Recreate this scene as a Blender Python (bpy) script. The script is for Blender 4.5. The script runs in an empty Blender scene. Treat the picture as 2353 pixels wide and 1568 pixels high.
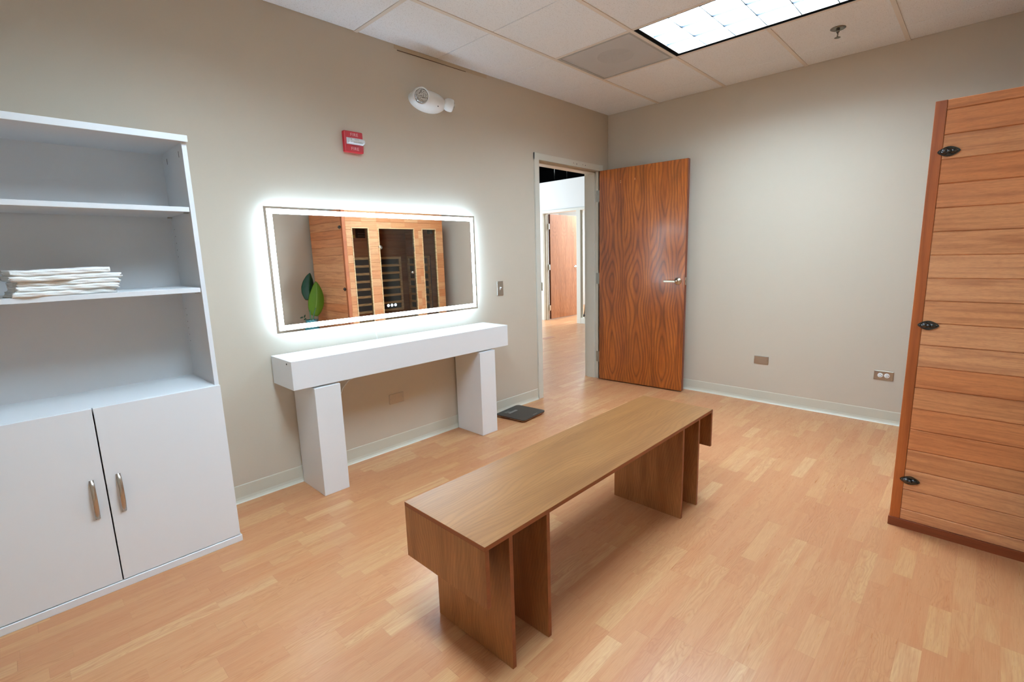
import bpy, bmesh, math, random
from mathutils import Vector, Matrix
R = random.Random(7)
PI = math.pi
SC = bpy.context.scene
COL = SC.collection

# ------------------------------------------------------------------ helpers
def lin(r, g, b):
    f = lambda c: (c/255/12.92) if c/255 <= .04045 else ((c/255+.055)/1.055)**2.4
    return (f(r), f(g), f(b), 1.0)

class MB:
    """collects shapes; build() links them as ONE mesh object"""
    def __init__(s): s.bm = bmesh.new(); s.mi = 0
    def _new(s, verts, faces, M=None, smooth=False):
        vs = [s.bm.verts.new(M @ Vector(v) if M else Vector(v)) for v in verts]
        out = []
        for f in faces:
            fc = s.bm.faces.new([vs[i] for i in f]); fc.smooth = smooth; fc.material_index = s.mi; out.append(fc)
        return vs, out
    def box(s, x0, x1, y0, y1, z0, z1, bev=0.0, seg=1, M=None):
        v = [(x0,y0,z0),(x1,y0,z0),(x1,y1,z0),(x0,y1,z0),(x0,y0,z1),(x1,y0,z1),(x1,y1,z1),(x0,y1,z1)]
        f = [(0,3,2,1),(4,5,6,7),(0,1,5,4),(1,2,6,5),(2,3,7,6),(3,0,4,7)]
        vs, fs = s._new(v, f, M)
        if bev > 0:
            es = list({e for fc in fs for e in fc.edges})
            bmesh.ops.bevel(s.bm, geom=es, offset=bev, segments=seg, profile=.5, affect='EDGES', clamp_overlap=True)
        return s
    def prism(s, poly, d0, d1, axis='z', M=None, smooth=False):
        n = len(poly)
        def P(a, b, d):
            return {'z': (a, b, d), 'y': (a, d, b), 'x': (d, a, b)}[axis]
        v = [P(a, b, d0) for a, b in poly] + [P(a, b, d1) for a, b in poly]
        f = [tuple(range(n))[::-1], tuple(range(n, 2*n))]
        vs, fs = s._new(v, f, M)
        for i in range(n):
            fc = s.bm.faces.new([vs[i], vs[(i+1) % n], vs[n+(i+1) % n], vs[n+i]]); fc.smooth = smooth; fc.material_index = s.mi
        return s
    def lathe(s, prof, seg=32, M=None, smooth=True):
        """prof: list of (r, z) turned about z"""
        v, f = [], []
        for r, z in prof:
            for k in range(seg):
                a = 2*PI*k/seg; v.append((r*math.cos(a), r*math.sin(a), z))
        for i in range(len(prof)-1):
            for k in range(seg):
                k2 = (k+1) % seg
                f.append((i*seg+k, i*seg+k2, (i+1)*seg+k2, (i+1)*seg+k))
        f.append(tuple(range(seg))[::-1]); n = len(prof)-1
        f.append(tuple(range(n*seg, n*seg+seg)))
        s._new(v, f, M, smooth); return s
    def tube(s, pts, r, seg=10, M=None, closed_ends=True):
        pts = [Vector(p) for p in pts]; rings = []
        up = Vector((0, 0, 1))
        v, f = [], []
        for i, p in enumerate(pts):
            t = (pts[min(i+1, len(pts)-1)]-pts[max(i-1, 0)]).normalized()
            a = t.cross(up)
            if a.length < 1e-3: a = t.cross(Vector((1, 0, 0)))
            a.normalize(); b = a.cross(t).normalized()
            rr = r[i] if isinstance(r, (list, tuple)) else r
            for k in range(seg):
                an = 2*PI*k/seg; v.append(p+a*math.cos(an)*rr+b*math.sin(an)*rr)
        for i in range(len(pts)-1):
            for k in range(seg):
                k2 = (k+1) % seg
                f.append((i*seg+k, i*seg+k2, (i+1)*seg+k2, (i+1)*seg+k))
        if closed_ends:
            f.append(tuple(range(seg))[::-1]); n = len(pts)-1; f.append(tuple(range(n*seg, n*seg+seg)))
        s._new(v, f, M, True); return s
    def ell(s, c, r, su=28, sv=16, M=None):
        prof = [(max(1e-4, math.sin(PI*i/sv)), -math.cos(PI*i/sv)) for i in range(sv+1)]
        T = Matrix.Translation(c) @ Matrix.Diagonal((r[0], r[1], r[2], 1))
        return s.lathe(prof, su, (M @ T) if M else T)
    def grid(s, fn, nu, nv, M=None, smooth=True):
        v = [fn(i/nu, j/nv) for j in range(nv+1) for i in range(nu+1)]
        f = [(j*(nu+1)+i, j*(nu+1)+i+1, (j+1)*(nu+1)+i+1, (j+1)*(nu+1)+i) for j in range(nv) for i in range(nu)]
        s._new(v, f, M, smooth); return s
    def shift(s, d): s.bm.transform(Matrix.Translation(d)); return s
    def edge_faces(s, test, idx):
        s.bm.normal_update()
        for fc in s.bm.faces:
            if test(fc.normal, fc.calc_center_median()): fc.material_index = idx
        return s
    def build(s, name, mats, parent=None, origin=None, label=None):
        """verts are in world coordinates; the object's origin is the parent's base (or origin)"""
        bmesh.ops.recalc_face_normals(s.bm, faces=s.bm.faces)
        o0 = Vector(origin) if origin else (WLOC.get(parent.name, Vector()) if parent else Vector())
        M = WROT.get(parent.name) if parent else None
        if M is not None: s.bm.transform(M.inverted() @ Matrix.Translation(-o0))
        else: s.bm.transform(Matrix.Translation(-o0))
        me = bpy.data.meshes.new(name); s.bm.to_mesh(me); s.bm.free()
        for m in (mats if isinstance(mats, (list, tuple)) else [mats]): me.materials.append(m)
        o = bpy.data.objects.new(name, me); COL.objects.link(o)
        if parent: o.parent = parent; WLOC[o.name] = o0
        else: o.location = o0; WLOC[o.name] = o0
        if parent and M is not None: WROT[o.name] = M
        if label: o['label'] = label
        return o
WLOC, WROT = {}, {}

def thing(name, label, cat, loc, rz=0.0, group=None, kind=None):
    o = bpy.data.objects.new(name, None); COL.objects.link(o)
    o.location = loc; o.rotation_euler = (0, 0, rz); o.empty_display_size = .05
    WLOC[o.name] = Vector(loc)
    if rz: WROT[o.name] = Matrix.Rotation(rz, 4, 'Z')
    o['label'] = label; o['category'] = cat
    if group: o['group'] = group
    if kind: o['kind'] = kind
    return o
def tag(o, label, cat, group=None):
    o['label'] = label; o['category'] = cat
    if group: o['group'] = group
    return o
def struct(o): o['kind'] = 'structure'; return o
def text_mesh(name, txt, size, loc, rot, mat, parent, extrude=.0006, spacing=1.0, offset=0.0):
    c = bpy.data.curves.new(name, 'FONT'); c.body = txt; c.size = size; c.align_x = 'CENTER'; c.align_y = 'CENTER'
    c.extrude = extrude; c.space_character = spacing; c.offset = offset; c.resolution_u = 4
    t = bpy.data.objects.new('tmp', c); COL.objects.link(t)
    me = bpy.data.meshes.new_from_object(t); bpy.data.objects.remove(t)
    me.transform(Matrix.Translation(Vector(loc)-WLOC[parent.name]) @ rot)
    me.materials.append(mat); me.name = name
    o = bpy.data.objects.new(name, me); COL.objects.link(o); o.parent = parent
    return o

# ------------------------------------------------------------------ node graph helper
class G:
    def __init__(s, name):
        s.m = bpy.data.materials.new(name); s.m.use_nodes = True
        s.nt = s.m.node_tree; s.nt.nodes.clear()
        s.out = s.nt.nodes.new('ShaderNodeOutputMaterial')
        s._oc = None
    def n(s, t): return s.nt.nodes.new('ShaderNode'+t)
    def put(s, sock, v):
        if hasattr(v, 'is_output'): s.nt.links.new(v, sock)
        else:
            if isinstance(v, tuple) and len(v) == 3 and sock.type == 'RGBA': v = v+(1,)
            sock.default_value = v
    def math(s, op, a, b=None, c=None, clamp=False):
        n = s.n('Math'); n.operation = op; n.use_clamp = clamp
        s.put(n.inputs[0], a)
        if b is not None: s.put(n.inputs[1], b)
        if c is not None: s.put(n.inputs[2], c)
        return n.outputs[0]
    def obj(s):
        if not s._oc:
            tc = s.n('TexCoord'); sp = s.n('SeparateXYZ'); s.nt.links.new(tc.outputs['Object'], sp.inputs[0])
            s._oc = (tc.outputs['Object'], sp.outputs[0], sp.outputs[1], sp.outputs[2])
        return s._oc
    def pos(s):
        g = s.n('NewGeometry'); sp = s.n('SeparateXYZ'); s.nt.links.new(g.outputs['Position'], sp.inputs[0])
        return g.outputs['Position'], sp.outputs[0], sp.outputs[1], sp.outputs[2]
    def vec(s, x, y, z):
        c = s.n('CombineXYZ'); s.put(c.inputs[0], x); s.put(c.inputs[1], y); s.put(c.inputs[2], z); return c.outputs[0]
    def noise(s, v, scale=1.0, detail=2.0, rough=.5, dist=0.0):
        n = s.n('TexNoise'); s.put(n.inputs['Vector'], v); n.inputs['Scale'].default_value = scale
        n.inputs['Detail'].default_value = detail; n.inputs['Roughness'].default_value = rough; n.inputs['Distortion'].default_value = dist
        return n.outputs[0]
    def white(s, v):
        n = s.n('TexWhiteNoise'); n.noise_dimensions = '3D'; s.put(n.inputs['Vector'], v); return n.outputs[0], n.outputs[1]
    def mix(s, f, a, b, blend='MIX'):
        n = s.n('Mix'); n.data_type = 'RGBA'; n.blend_type = blend
        s.put(n.inputs[0], f); s.put(n.inputs[6], a); s.put(n.inputs[7], b); return n.outputs[2]
    def ramp(s, f, stops):
        n = s.n('ValToRGB'); s.put(n.inputs[0], f); e = n.color_ramp.elements
        while len(e) < len(stops): e.new(.5)
        for k, (p, c) in enumerate(stops): e[k].position = p; e[k].color = c if len(c) == 4 else c+(1,)
        return n.outputs[0]
    def maprange(s, v, a, b, c=0.0, d=1.0):
        n = s.n('MapRange'); n.clamp = True; s.put(n.inputs[0], v)
        for i, x in enumerate((a, b, c, d)): n.inputs[i+1].default_value = x
        return n.outputs[0]
    def bump(s, h, strength=.2, dist=.001):
        n = s.n('Bump'); n.inputs['Strength'].default_value = strength; n.inputs['Distance'].default_value = dist
        s.put(n.inputs['Height'], h); return n.outputs[0]
    def bsdf(s, color, rough=.5, metal=0.0, normal=None, spec=.5, coat=0.0, coat_rough=.1, emit=None, emit_s=0.0):
        p = s.n('BsdfPrincipled'); s.put(p.inputs['Base Color'], color); s.put(p.inputs['Roughness'], rough)
        p.inputs['Metallic'].default_value = metal; p.inputs['Specular IOR Level'].default_value = spec
        p.inputs['Coat Weight'].default_value = coat; p.inputs['Coat Roughness'].default_value = coat_rough
        if normal is not None: s.nt.links.new(normal, p.inputs['Normal'])
        if emit is not None: s.put(p.inputs['Emission Color'], emit); s.put(p.inputs['Emission Strength'], emit_s)
        s.nt.links.new(p.outputs[0], s.out.inputs[0]); s.p = p
        return s.m

def plain(name, rgb, rough=.5, metal=0.0, spec=.5, coat=0.0, noise=.0, nscale=40, bump=0.0):
    g = G(name); c = lin(*rgb)
    o = g.obj()[0]
    if noise > 0:
        f = g.noise(o, nscale, 3, .6)
        c2 = tuple(x*(1-noise) for x in c[:3])+(1,)
        c = g.mix(f, c, c2)
    nr = g.bump(g.noise(o, nscale*6, 2), bump, .001) if bump > 0 else None
    return g.bsdf(c, rough, metal, nr, spec, coat)
def emit(name, rgb, strength):
    g = G(name); e = g.n('Emission'); e.inputs[0].default_value = rgb+(1,); e.inputs[1].default_value = strength
    g.nt.links.new(e.outputs[0], g.out.inputs[0]); return g.m

def wood_core(g, u, v, seed, leaf, K, A, N, nsu, nsv, book=True, c=.006, shift=0.0, rep=False):
    """flat-sawn figure: returns (ring line 0..1, streak 0..1, slow 0..1). u across, v along the grain, seed value/socket"""
    uu = g.math('ADD', u, shift)
    if book:
        du = g.math('SUBTRACT', g.math('PINGPONG', uu, leaf), leaf*.5)
    else:
        du = g.math('SUBTRACT', g.math('MODULO', g.math('ADD', uu, 50*leaf), leaf), leaf*.5)
    r = g.math('SQRT', g.math('ADD', g.math('MULTIPLY', du, du), c*c))
    n1 = g.noise(g.vec(g.math('MULTIPLY', du if (book or rep) else u, nsu), g.math('MULTIPLY', v, nsv), seed), 1.0, 2.0, .45)
    n2 = g.noise(g.vec(g.math('MULTIPLY', u, nsu*9), g.math('MULTIPLY', v, nsv*5), seed), 1.0, 2.0, .5)
    f = g.math('ADD', g.math('MULTIPLY', r, K), g.math('MULTIPLY', n1, A))
    f = g.math('ADD', f, g.math('MULTIPLY', n2, A*.018))
    rings = g.math('FRACT', g.math('MULTIPLY', f, N))
    line = g.math('POWER', g.math('ABSOLUTE', g.math('SUBTRACT', g.math('MULTIPLY', rings, 2.0), 1.0)), 2.2)
    st = g.noise(g.vec(g.math('MULTIPLY', u, 420.0), g.math('MULTIPLY', v, 9.0), seed), 1.0, 2.0, .6)
    slow = g.noise(g.vec(g.math('MULTIPLY', u, 14.0), g.math('MULTIPLY', v, 1.6), seed), 1.0, 2.0, .5)
    return line, st, slow

def wood(name, light, mid, dark, along, across, leaf=.3, K=1.0, A=.25, N=22, nsu=3, nsv=1.2, rough=.4, line_amt=.7, streak=.35, slow_amt=.4,
         book=True, seed=0.0, coat=0.0, shift=0.0, bump=.08, spec=.5, coat_rough=.15, rep=False, c=.006):
    g = G(name); o = g.obj(); ax = {'x': o[1], 'y': o[2], 'z': o[3]}
    line, st, slow = wood_core(g, ax[across], ax[along], seed, leaf, K, A, N, nsu, nsv, book, c=c, shift=shift, rep=rep)
    col = g.mix(g.maprange(slow, .3, .7), lin(*light), lin(*mid))
    broad = g.noise(g.vec(g.math('MULTIPLY', ax[across], 9.0), g.math('MULTIPLY', ax[along], .9), seed+3.0), 1.0, 3.0, .55, .5)
    col = g.mix(g.math('MULTIPLY', g.maprange(broad, .5, .72), slow_amt), col, lin(*dark))
    col = g.mix(g.math('MULTIPLY', line, line_amt), col, lin(*dark))
    col = g.mix(g.math('MULTIPLY', g.maprange(st, .45, .75), streak), col, lin(*dark))
    return g.bsdf(col, rough, 0, g.bump(g.math('ADD', line, st), bump, .0006), spec, coat, coat_rough)

def plank_wood(name, light, mid, dark, orange, pitch, z0, along, across, rough=.5, cells=None):
    """boards stacked in z, each board its own shade and figure"""
    g = G(name); P = g.pos(); ax = {'x': P[1], 'y': P[2], 'z': P[3]}
    row = g.math('FLOOR', g.math('DIVIDE', g.math('SUBTRACT', P[3], z0), pitch))
    cell = g.math('FLOOR', g.math('MULTIPLY', ax[along], cells)) if cells else 0.0
    rnd, rc = g.white(g.vec(row, cell, 3.7))
    seed = g.math('MULTIPLY', rnd, 37.0)
    n = g.noise(g.vec(g.math('MULTIPLY', P[3], 34.0), g.math('MULTIPLY', ax[along], 2.6), seed), 1.0, 3.0, .55, .6)
    st = g.noise(g.vec(g.math('MULTIPLY', P[3], 300.0), g.math('MULTIPLY', ax[along], 40.0), seed), 1.0, 2.0, .6)
    band = g.noise(g.vec(g.math('MULTIPLY', P[3], 90.0), g.math('MULTIPLY', ax[along], 2.0), seed), 1.0, 2.0, .5)
    col = g.mix(rnd, lin(*light), lin(*mid))
    r2, _ = g.white(g.vec(row, cell, 9.1))
    col = g.mix(g.math('MULTIPLY', g.math('GREATER_THAN', r2, .6), .55), col, lin(*orange))
    col = g.mix(g.math('MULTIPLY', g.maprange(n, .46, .74), .55), col, lin(*dark))
    col = g.mix(g.math('MULTIPLY', g.maprange(band, .5, .75), .35), col, lin(*dark))
    col = g.mix(g.math('MULTIPLY', g.maprange(st, .45, .7), .22), col, lin(*dark))
    return g.bsdf(col, rough, 0, g.bump(st, .05, .0006), .35)

# ------------------------------------------------------------------ materials
def m_floor():
    g = G('floor_laminate'); P = g.pos(); x, y = P[1], P[2]
    wd = .0625
    row = g.math('FLOOR', g.math('DIVIDE', y, wd))
    r1, _ = g.white(g.vec(row, 2.0, 0.0))
    L = .30
    # staggered strips of uneven length: alternate cells stretched by a per-row random warp
    xs = g.math('ADD', g.math('DIVIDE', x, L), g.math('MULTIPLY', r1, 7.0))
    xs = g.math('ADD', xs, g.math('MULTIPLY', g.math('SINE', g.math('ADD', g.math('MULTIPLY', xs, 2.4), g.math('MULTIPLY', r1, 30.0))), .22))
    cell = g.math('FLOOR', xs)
    a, _ = g.white(g.vec(row, cell, 1.0)); b, _ = g.white(g.vec(row, cell, 5.0)); c3, _ = g.white(g.vec(row, cell, 9.0))
    seed = g.math('MULTIPLY', a, 53.0)
    vloc = g.math('SUBTRACT', y, g.math('MULTIPLY', g.math('ADD', row, .5), wd))
    # cathedral figure per strip
    du = g.math('ADD', vloc, g.math('MULTIPLY', g.math('SUBTRACT', b, .5), .05))
    r = g.math('SQRT', g.math('ADD', g.math('MULTIPLY', du, du), .00008))
    n1 = g.noise(g.vec(g.math('MULTIPLY', x, 4.2), g.math('MULTIPLY', y, 16.0), seed), 1.0, 2.0, .5, .4)
    f = g.math('ADD', g.math('MULTIPLY', r, 1.6), g.math('MULTIPLY', n1, .17))
    rings = g.math('FRACT', g.math('MULTIPLY', f, 62.0))
    line = g.math('POWER', g.math('ABSOLUTE', g.math('SUBTRACT', g.math('MULTIPLY', rings, 2.0), 1.0)), 2.0)
    fig = g.math('MULTIPLY', line, g.maprange(c3, .25, .95))
    st = g.noise(g.vec(g.math('MULTIPLY', x, 12.0), g.math('MULTIPLY', y, 330.0), seed), 1.0, 2.0, .6)
    slow = g.noise(g.vec(g.math('MULTIPLY', x, 3.0), g.math('MULTIPLY', y, 30.0), seed), 1.0, 2.0, .5, .5)
    col = g.ramp(a, [(0.0, lin(189, 131, 91)), (.3, lin(193, 137, 95)), (.62, lin(195, 141, 98)), (.85, lin(200, 152, 106)), (1.0, lin(206, 162, 118))])
    col = g.mix(g.math('MULTIPLY', g.maprange(slow, .45, .72), .6), col, lin(182, 117, 77))
    col = g.mix(g.math('MULTIPLY', fig, .42), col, lin(163, 100, 63))
    col = g.mix(g.math('MULTIPLY', g.maprange(st, .42, .7), .4), col, lin(171, 113, 73))
    # hairline joints
    fx = g.math('FRACT', xs); fy = g.math('FRACT', g.math('DIVIDE', y, wd*3))
    jx = g.math('LESS_THAN', fx, .004); jy = g.math('LESS_THAN', fy, .006)
    col = g.mix(g.math('MULTIPLY', g.math('MAXIMUM', jx, jy), .3), col, lin(150, 100, 70))
    rough = g.maprange(st, .3, .8, .27, .36)
    return g.bsdf(col, rough, 0, g.bump(g.math('ADD', line, st), .035, .0005), .42)

def m_wall(name='wall_paint', rgb=(203, 192, 175)):
    g = G(name); P = g.pos()
    n = g.noise(P[0], 1.3, 3, .5); b = g.noise(P[0], 120, 3, .6)
    c = lin(*rgb); c2 = tuple(v*.95 for v in c[:3])+(1,)
    return g.bsdf(g.mix(n, c, c2), .62, 0, g.bump(b, .12, .0015), .3)

def m_ceiling():
    g = G('ceiling_tile'); P = g.pos()
    v = g.n('TexVoronoi'); v.feature = 'F1'; g.put(v.inputs['Vector'], P[0]); v.inputs['Scale'].default_value = 150
    sz, _ = g.white(g.vec(g.math('FLOOR', g.math('MULTIPLY', P[1], 95)), g.math('FLOOR', g.math('MULTIPLY', P[2], 95)), 0.0))
    n = g.noise(P[0], 90, 2, .5)
    hole = g.math('MULTIPLY', g.math('LESS_THAN', v.outputs['Distance'], .24), g.math('GREATER_THAN', n, .50))
    fiss = g.math('GREATER_THAN', g.noise(P[0], 160, 2, .6), .63)
    c = g.mix(g.noise(P[0], 2.0, 2), lin(241, 244, 247), lin(236, 239, 242))
    c = g.mix(g.math('MULTIPLY', hole, .42), c, lin(120, 112, 104))
    c = g.mix(g.math('MULTIPLY', fiss, .16), c, lin(140, 130, 120))
    return g.bsdf(c, .9, 0, g.bump(g.noise(P[0], 140, 3, .6), .3, .002), .1)

M = {}
M['floor'] = m_floor()
M['wall'] = m_wall()
M['hall_wall'] = m_wall('hall_paint', (222, 221, 217))
M['ceil'] = m_ceiling()
M['tbar'] = plain('grid_metal', (226, 218, 208), .5)
M['groove'] = plain('ceiling_groove', (150, 143, 134), .8)
M['cove'] = plain('cove_base_vinyl', (205, 202, 186), .42, noise=.05, nscale=6)
M['frame'] = plain('door_frame_paint', (214, 211, 198), .38, noise=.04, nscale=8)
M['white_lam'] = plain('white_laminate', (235, 238, 241), .42, noise=.02, nscale=5)
M['white_paint'] = plain('white_console_paint', (232, 233, 234), .45, noise=.02, nscale=4)
M['white_plastic'] = plain('white_plastic', (236, 237, 234), .35)
M['dark'] = plain('dark_gap', (28, 27, 27), .7)
M['black'] = plain('black_paint', (6, 6, 7), .9, spec=.1)
M['steel'] = plain('brushed_steel', (188, 182, 172), .33, metal=1.0, noise=.12, nscale=60)
M['chrome'] = plain('chrome', (215, 215, 212), .13, metal=1.0)
M['satin'] = plain('satin_nickel', (205, 198, 180), .28, metal=1.0)
M['hinge'] = plain('hinge_metal', (170, 168, 158), .35, metal=.9)
M['red'] = plain('red_plastic', (176, 18, 32), .38)
M['black_glass'] = plain('scale_glass', (38, 38, 37), .28, spec=.35)
M['grey_print'] = plain('grey_print', (168, 168, 164), .5)
M['black_metal'] = plain('black_cast_metal', (14, 14, 14), .18, spec=.8, coat=.4)
M['grey_panel'] = plain('diffuser_grey', (168, 166, 162), .6)
M['grey_duct'] = plain('duct_grey', (92, 90, 88), .7)
M['teal'] = plain('teal_glaze', (48, 128, 138), .15, coat=.5, noise=.3, nscale=8)
M['leaf_dark'] = None
M['light_wood'] = wood('pale_hemlock', (255, 219, 166), (244, 203, 148), (207, 161, 111), 'x', 'z', leaf=.12, N=30, rough=.5)
M['bench_top'] = wood('bench_oak_top', (158, 110, 63), (141, 95, 52), (108, 65, 29), 'x', 'y', leaf=.42, K=1.1, A=.30, N=64, nsu=3.2, nsv=1.15, rough=.36,
                      line_amt=.36, streak=.5, slow_amt=.6, book=False, shift=.08, bump=.06, spec=.5)
M['bench_side'] = wood('bench_oak_side', (181, 124, 76), (161, 103, 60), (106, 63, 33), 'z', 'y', leaf=.40, K=1.1, A=.30, N=60, nsu=3.2, nsv=1.7, rough=.4,
                       line_amt=.27, streak=.55, slow_amt=.6, book=False, shift=.0, seed=4.0, bump=.06)
M['bench_edge'] = wood('bench_edge_band', (152, 84, 48), (141, 75, 41), (100, 51, 27), 'x', 'z', leaf=.1, N=10, rough=.4, line_amt=.15)
M['door'] = wood('stained_oak_door', (192, 104, 36), (164, 82, 24), (72, 29, 8), 'z', 'y', leaf=.268, K=1.5, A=.62, N=21, nsu=1.6, nsv=1.05, rough=.3,
                 line_amt=.6, streak=.6, slow_amt=.5, book=False, rep=True, c=.018, seed=2.6, coat=.55, coat_rough=.16, shift=.02, bump=.06)
M['door_edge'] = wood('door_edge_oak', (135, 60, 25), (115, 49, 18), (77, 30, 11), 'z', 'x', leaf=.1, N=10, rough=.35, line_amt=.3)
M['hall_door'] = wood('hall_oak_door', (189, 127, 86), (173, 110, 72), (129, 75, 45), 'z', 'x', leaf=.15, K=1.1, A=.36, N=24, nsu=3, nsv=1.8, rough=.3,
                      line_amt=.4, streak=.5, seed=6.0, coat=.4, coat_rough=.2)
M['hall_door_edge'] = plain('hall_door_edge', (92, 50, 30), .45)
PITCH, PZ0 = .0985, .0935
M['sauna_side'] = plank_wood('sauna_side_boards', (231, 171, 124), (216, 146, 96), (153, 83, 50), (215, 130, 77), PITCH, PZ0, 'y', 'z')
M['sauna_front'] = plank_wood('sauna_front_boards', (234, 179, 128), (222, 157, 103), (181, 104, 59), (209, 123, 68), PITCH, PZ0, 'x', 'z', cells=5.0)
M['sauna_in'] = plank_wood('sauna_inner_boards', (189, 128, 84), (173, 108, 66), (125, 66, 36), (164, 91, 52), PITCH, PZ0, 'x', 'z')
M['sauna_post'] = wood('sauna_post', (196, 108, 52), (180, 94, 42), (134, 62, 24), 'z', 'y', leaf=.06, K=.3, A=.05, N=60, nsu=6, nsv=1, rough=.45, line_amt=.5, streak=.4)
M['sauna_base'] = wood('sauna_base', (154, 77, 42), (135, 65, 33), (94, 40, 19), 'y', 'z', leaf=.06, K=.3, A=.05, N=40, nsu=6, nsv=1, rough=.45, line_amt=.35, streak=.4)
M['heater'] = plain('carbon_heater', (62, 72, 76), .6)

def m_mirror():
    g = G('mirror_silver'); return g.bsdf((.93, .945, .94, 1), .0, 1.0)
def m_glass(name, tint, gloss=.12):
    g = G(name); t = g.n('BsdfTransparent'); t.inputs[0].default_value = tint
    s = g.n('BsdfGlossy'); s.inputs['Roughness'].default_value = .02; s.inputs[0].default_value = (.9, .9, .9, 1)
    fr = g.n('Fresnel'); fr.inputs[0].default_value = 1.45
    mx = g.n('MixShader'); g.nt.links.new(fr.outputs[0], mx.inputs[0]); g.nt.links.new(t.outputs[0], mx.inputs[1]); g.nt.links.new(s.outputs[0], mx.inputs[2])
    g.nt.links.new(mx.outputs[0], g.out.inputs[0]); return g.m
M['mirror'] = m_mirror()
M['sauna_glass'] = m_glass('smoked_glass', (.90, .87, .83, 1))
M['clear_glass'] = m_glass('clear_glass', (.93, .96, .95, 1))
M['led'] = emit('mirror_led', (.72, .875, 1.0), 28.0)
M['back_led'] = emit('mirror_back_led', (.54, .77, 1.0), 66.0)
M['icon'] = emit('touch_icon', (.72, .86, 1.0), 2.4)

def m_lens():
    g = G('troffer_lens'); P = g.pos()
    # each cell has a dimmer blue spot, a reflection painted into its glow
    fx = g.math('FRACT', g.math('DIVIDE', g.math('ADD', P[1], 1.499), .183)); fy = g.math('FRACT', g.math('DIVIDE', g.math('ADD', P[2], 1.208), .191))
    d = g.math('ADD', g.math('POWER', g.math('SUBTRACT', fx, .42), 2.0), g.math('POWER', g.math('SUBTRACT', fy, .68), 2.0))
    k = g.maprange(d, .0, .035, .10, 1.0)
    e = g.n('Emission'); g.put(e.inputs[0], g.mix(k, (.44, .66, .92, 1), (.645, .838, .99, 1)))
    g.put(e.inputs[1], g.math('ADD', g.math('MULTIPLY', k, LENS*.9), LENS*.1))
    g.nt.links.new(e.outputs[0], g.out.inputs[0]); return g.m
LENS = 46.0
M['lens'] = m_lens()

def m_leaf(name, light, dark, rib):
    g = G(name); u = g.n('TexCoord'); sp = g.n('SeparateXYZ'); g.nt.links.new(u.outputs['UV'], sp.inputs[0])
    a = g.math('ABSOLUTE', g.math('SUBTRACT', sp.outputs[0], .5))
    v = g.math('SUBTRACT', sp.outputs[1], g.math('MULTIPLY', a, .55))
    vein = g.math('POWER', g.math('ABSOLUTE', g.math('SINE', g.math('MULTIPLY', v, 90.0))), 6.0)
    c = g.mix(g.math('MULTIPLY', vein, .4), lin(*light), lin(*dark))
    c = g.mix(g.math('LESS_THAN', a, .018), c, lin(*rib))
    return g.bsdf(c, .35, 0, g.bump(vein, .15, .002), .5)
M['leaf_dark'] = m_leaf('leaf_dark_green', (22, 74, 44), (14, 52, 34), (52, 104, 62))
M['leaf_bright'] = m_leaf('leaf_bright_green', (124, 168, 52), (92, 142, 38), (176, 204, 110))
M['stem'] = plain('plant_stem', (84, 124, 84), .5)
def m_towel():
    g = G('terry_cotton'); o = g.obj()[0]
    n = g.noise(o, 320, 3, .7); n2 = g.noise(o, 40, 2, .5)
    return g.bsdf(g.mix(n2, lin(250, 250, 247), lin(243, 244, 241)), .95, 0, g.bump(n, .45, .002), .1)
M['towel'] = m_towel()

# ------------------------------------------------------------------ dimensions
H = 2.677
XN, YR = -5.2, -3.64          # walls behind the camera
HX = 3.068                    # hall partition
OX0, OX1, OZ = -1.085, -.168, 2.126   # doorway clear opening
WT = .15                      # thickness of the mirror wall

# ------------------------------------------------------------------ setting
b = MB(); b.box(XN-.15, 6.0, YR-.15, 7.0, -.06, 0); struct(b.build('floor', M['floor']))
b = MB()
b.box(XN-.15, OX0-.03, 0, WT, 0, H+.3); b.box(OX1+.03, .0, 0, WT, 0, H+.3); b.box(OX0-.03, OX1+.03, 0, WT, OZ+.03, H+.3)
b.box(0, HX, 0, WT, 0, H+.9)
struct(b.build('wall_left', M['wall']))
b = MB(); b.box(0, .12, YR-.15, 0, 0, H+.3); struct(b.build('wall_right', M['wall']))
b = MB(); b.box(XN-.15, .12, YR-.15, YR, 0, H+.3); struct(b.build('wall_rear', M['wall']))
b = MB(); b.box(XN-.15, XN, YR, 0, 0, H+.3); struct(b.build('wall_near', M['wall']))

# ceiling : tiles with a 2 x 4 grid, thin score lines between
GX = [-.2966-.6096*i for i in range(9)]; GY = [-.5501-.6096*j for j in range(6)]
b = MB()
holes = [(GX[2], GX[1], GY[1], GY[0]), (GX[2], GX[1], GY[3], GY[1]), (GX[6], GX[5], GY[3], GY[1])]
xs = sorted([XN]+[x for x in GX if x > XN]+[0]); ys = sorted([YR]+[y for y in GY if y > YR]+[0])
for i in range(len(xs)-1):
    for j in range(len(ys)-1):
        cx, cy = (xs[i]+xs[i+1])/2, (ys[j]+ys[j+1])/2
        if any(h[0] < cx < h[1] and h[2] < cy < h[3] for h in holes): continue
        gp = .0022
        b.box(xs[i]+gp, xs[i+1]-gp, ys[j]+gp, ys[j+1]-gp, H, H+.018, .0025)
struct(b.build('ceiling', M['ceil']))
b = MB(); b.box(XN, 0, YR, 0, H+.20, H+.26); struct(b.build('ceiling_slab', M['groove']))
b = MB()
b.box(XN, 0, YR, 0, H+.010, H+.0105) if False else None
for y in GY:
    if y <= YR: continue
    cut = sorted([(h[0], h[1]) for h in holes if h[2]+.02 < y < h[3]-.02]); xa = XN
    for p, q in cut+[(0, 0)]:
        b.box(xa, p, y-.012, y+.012, H-.0045, H+.02); xa = q
for k in (0, 4, 8):
    x = GX[k]
    if k and x > XN: b.box(x-.012, x+.012, YR, 0, H-.0040, H+.02)
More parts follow.
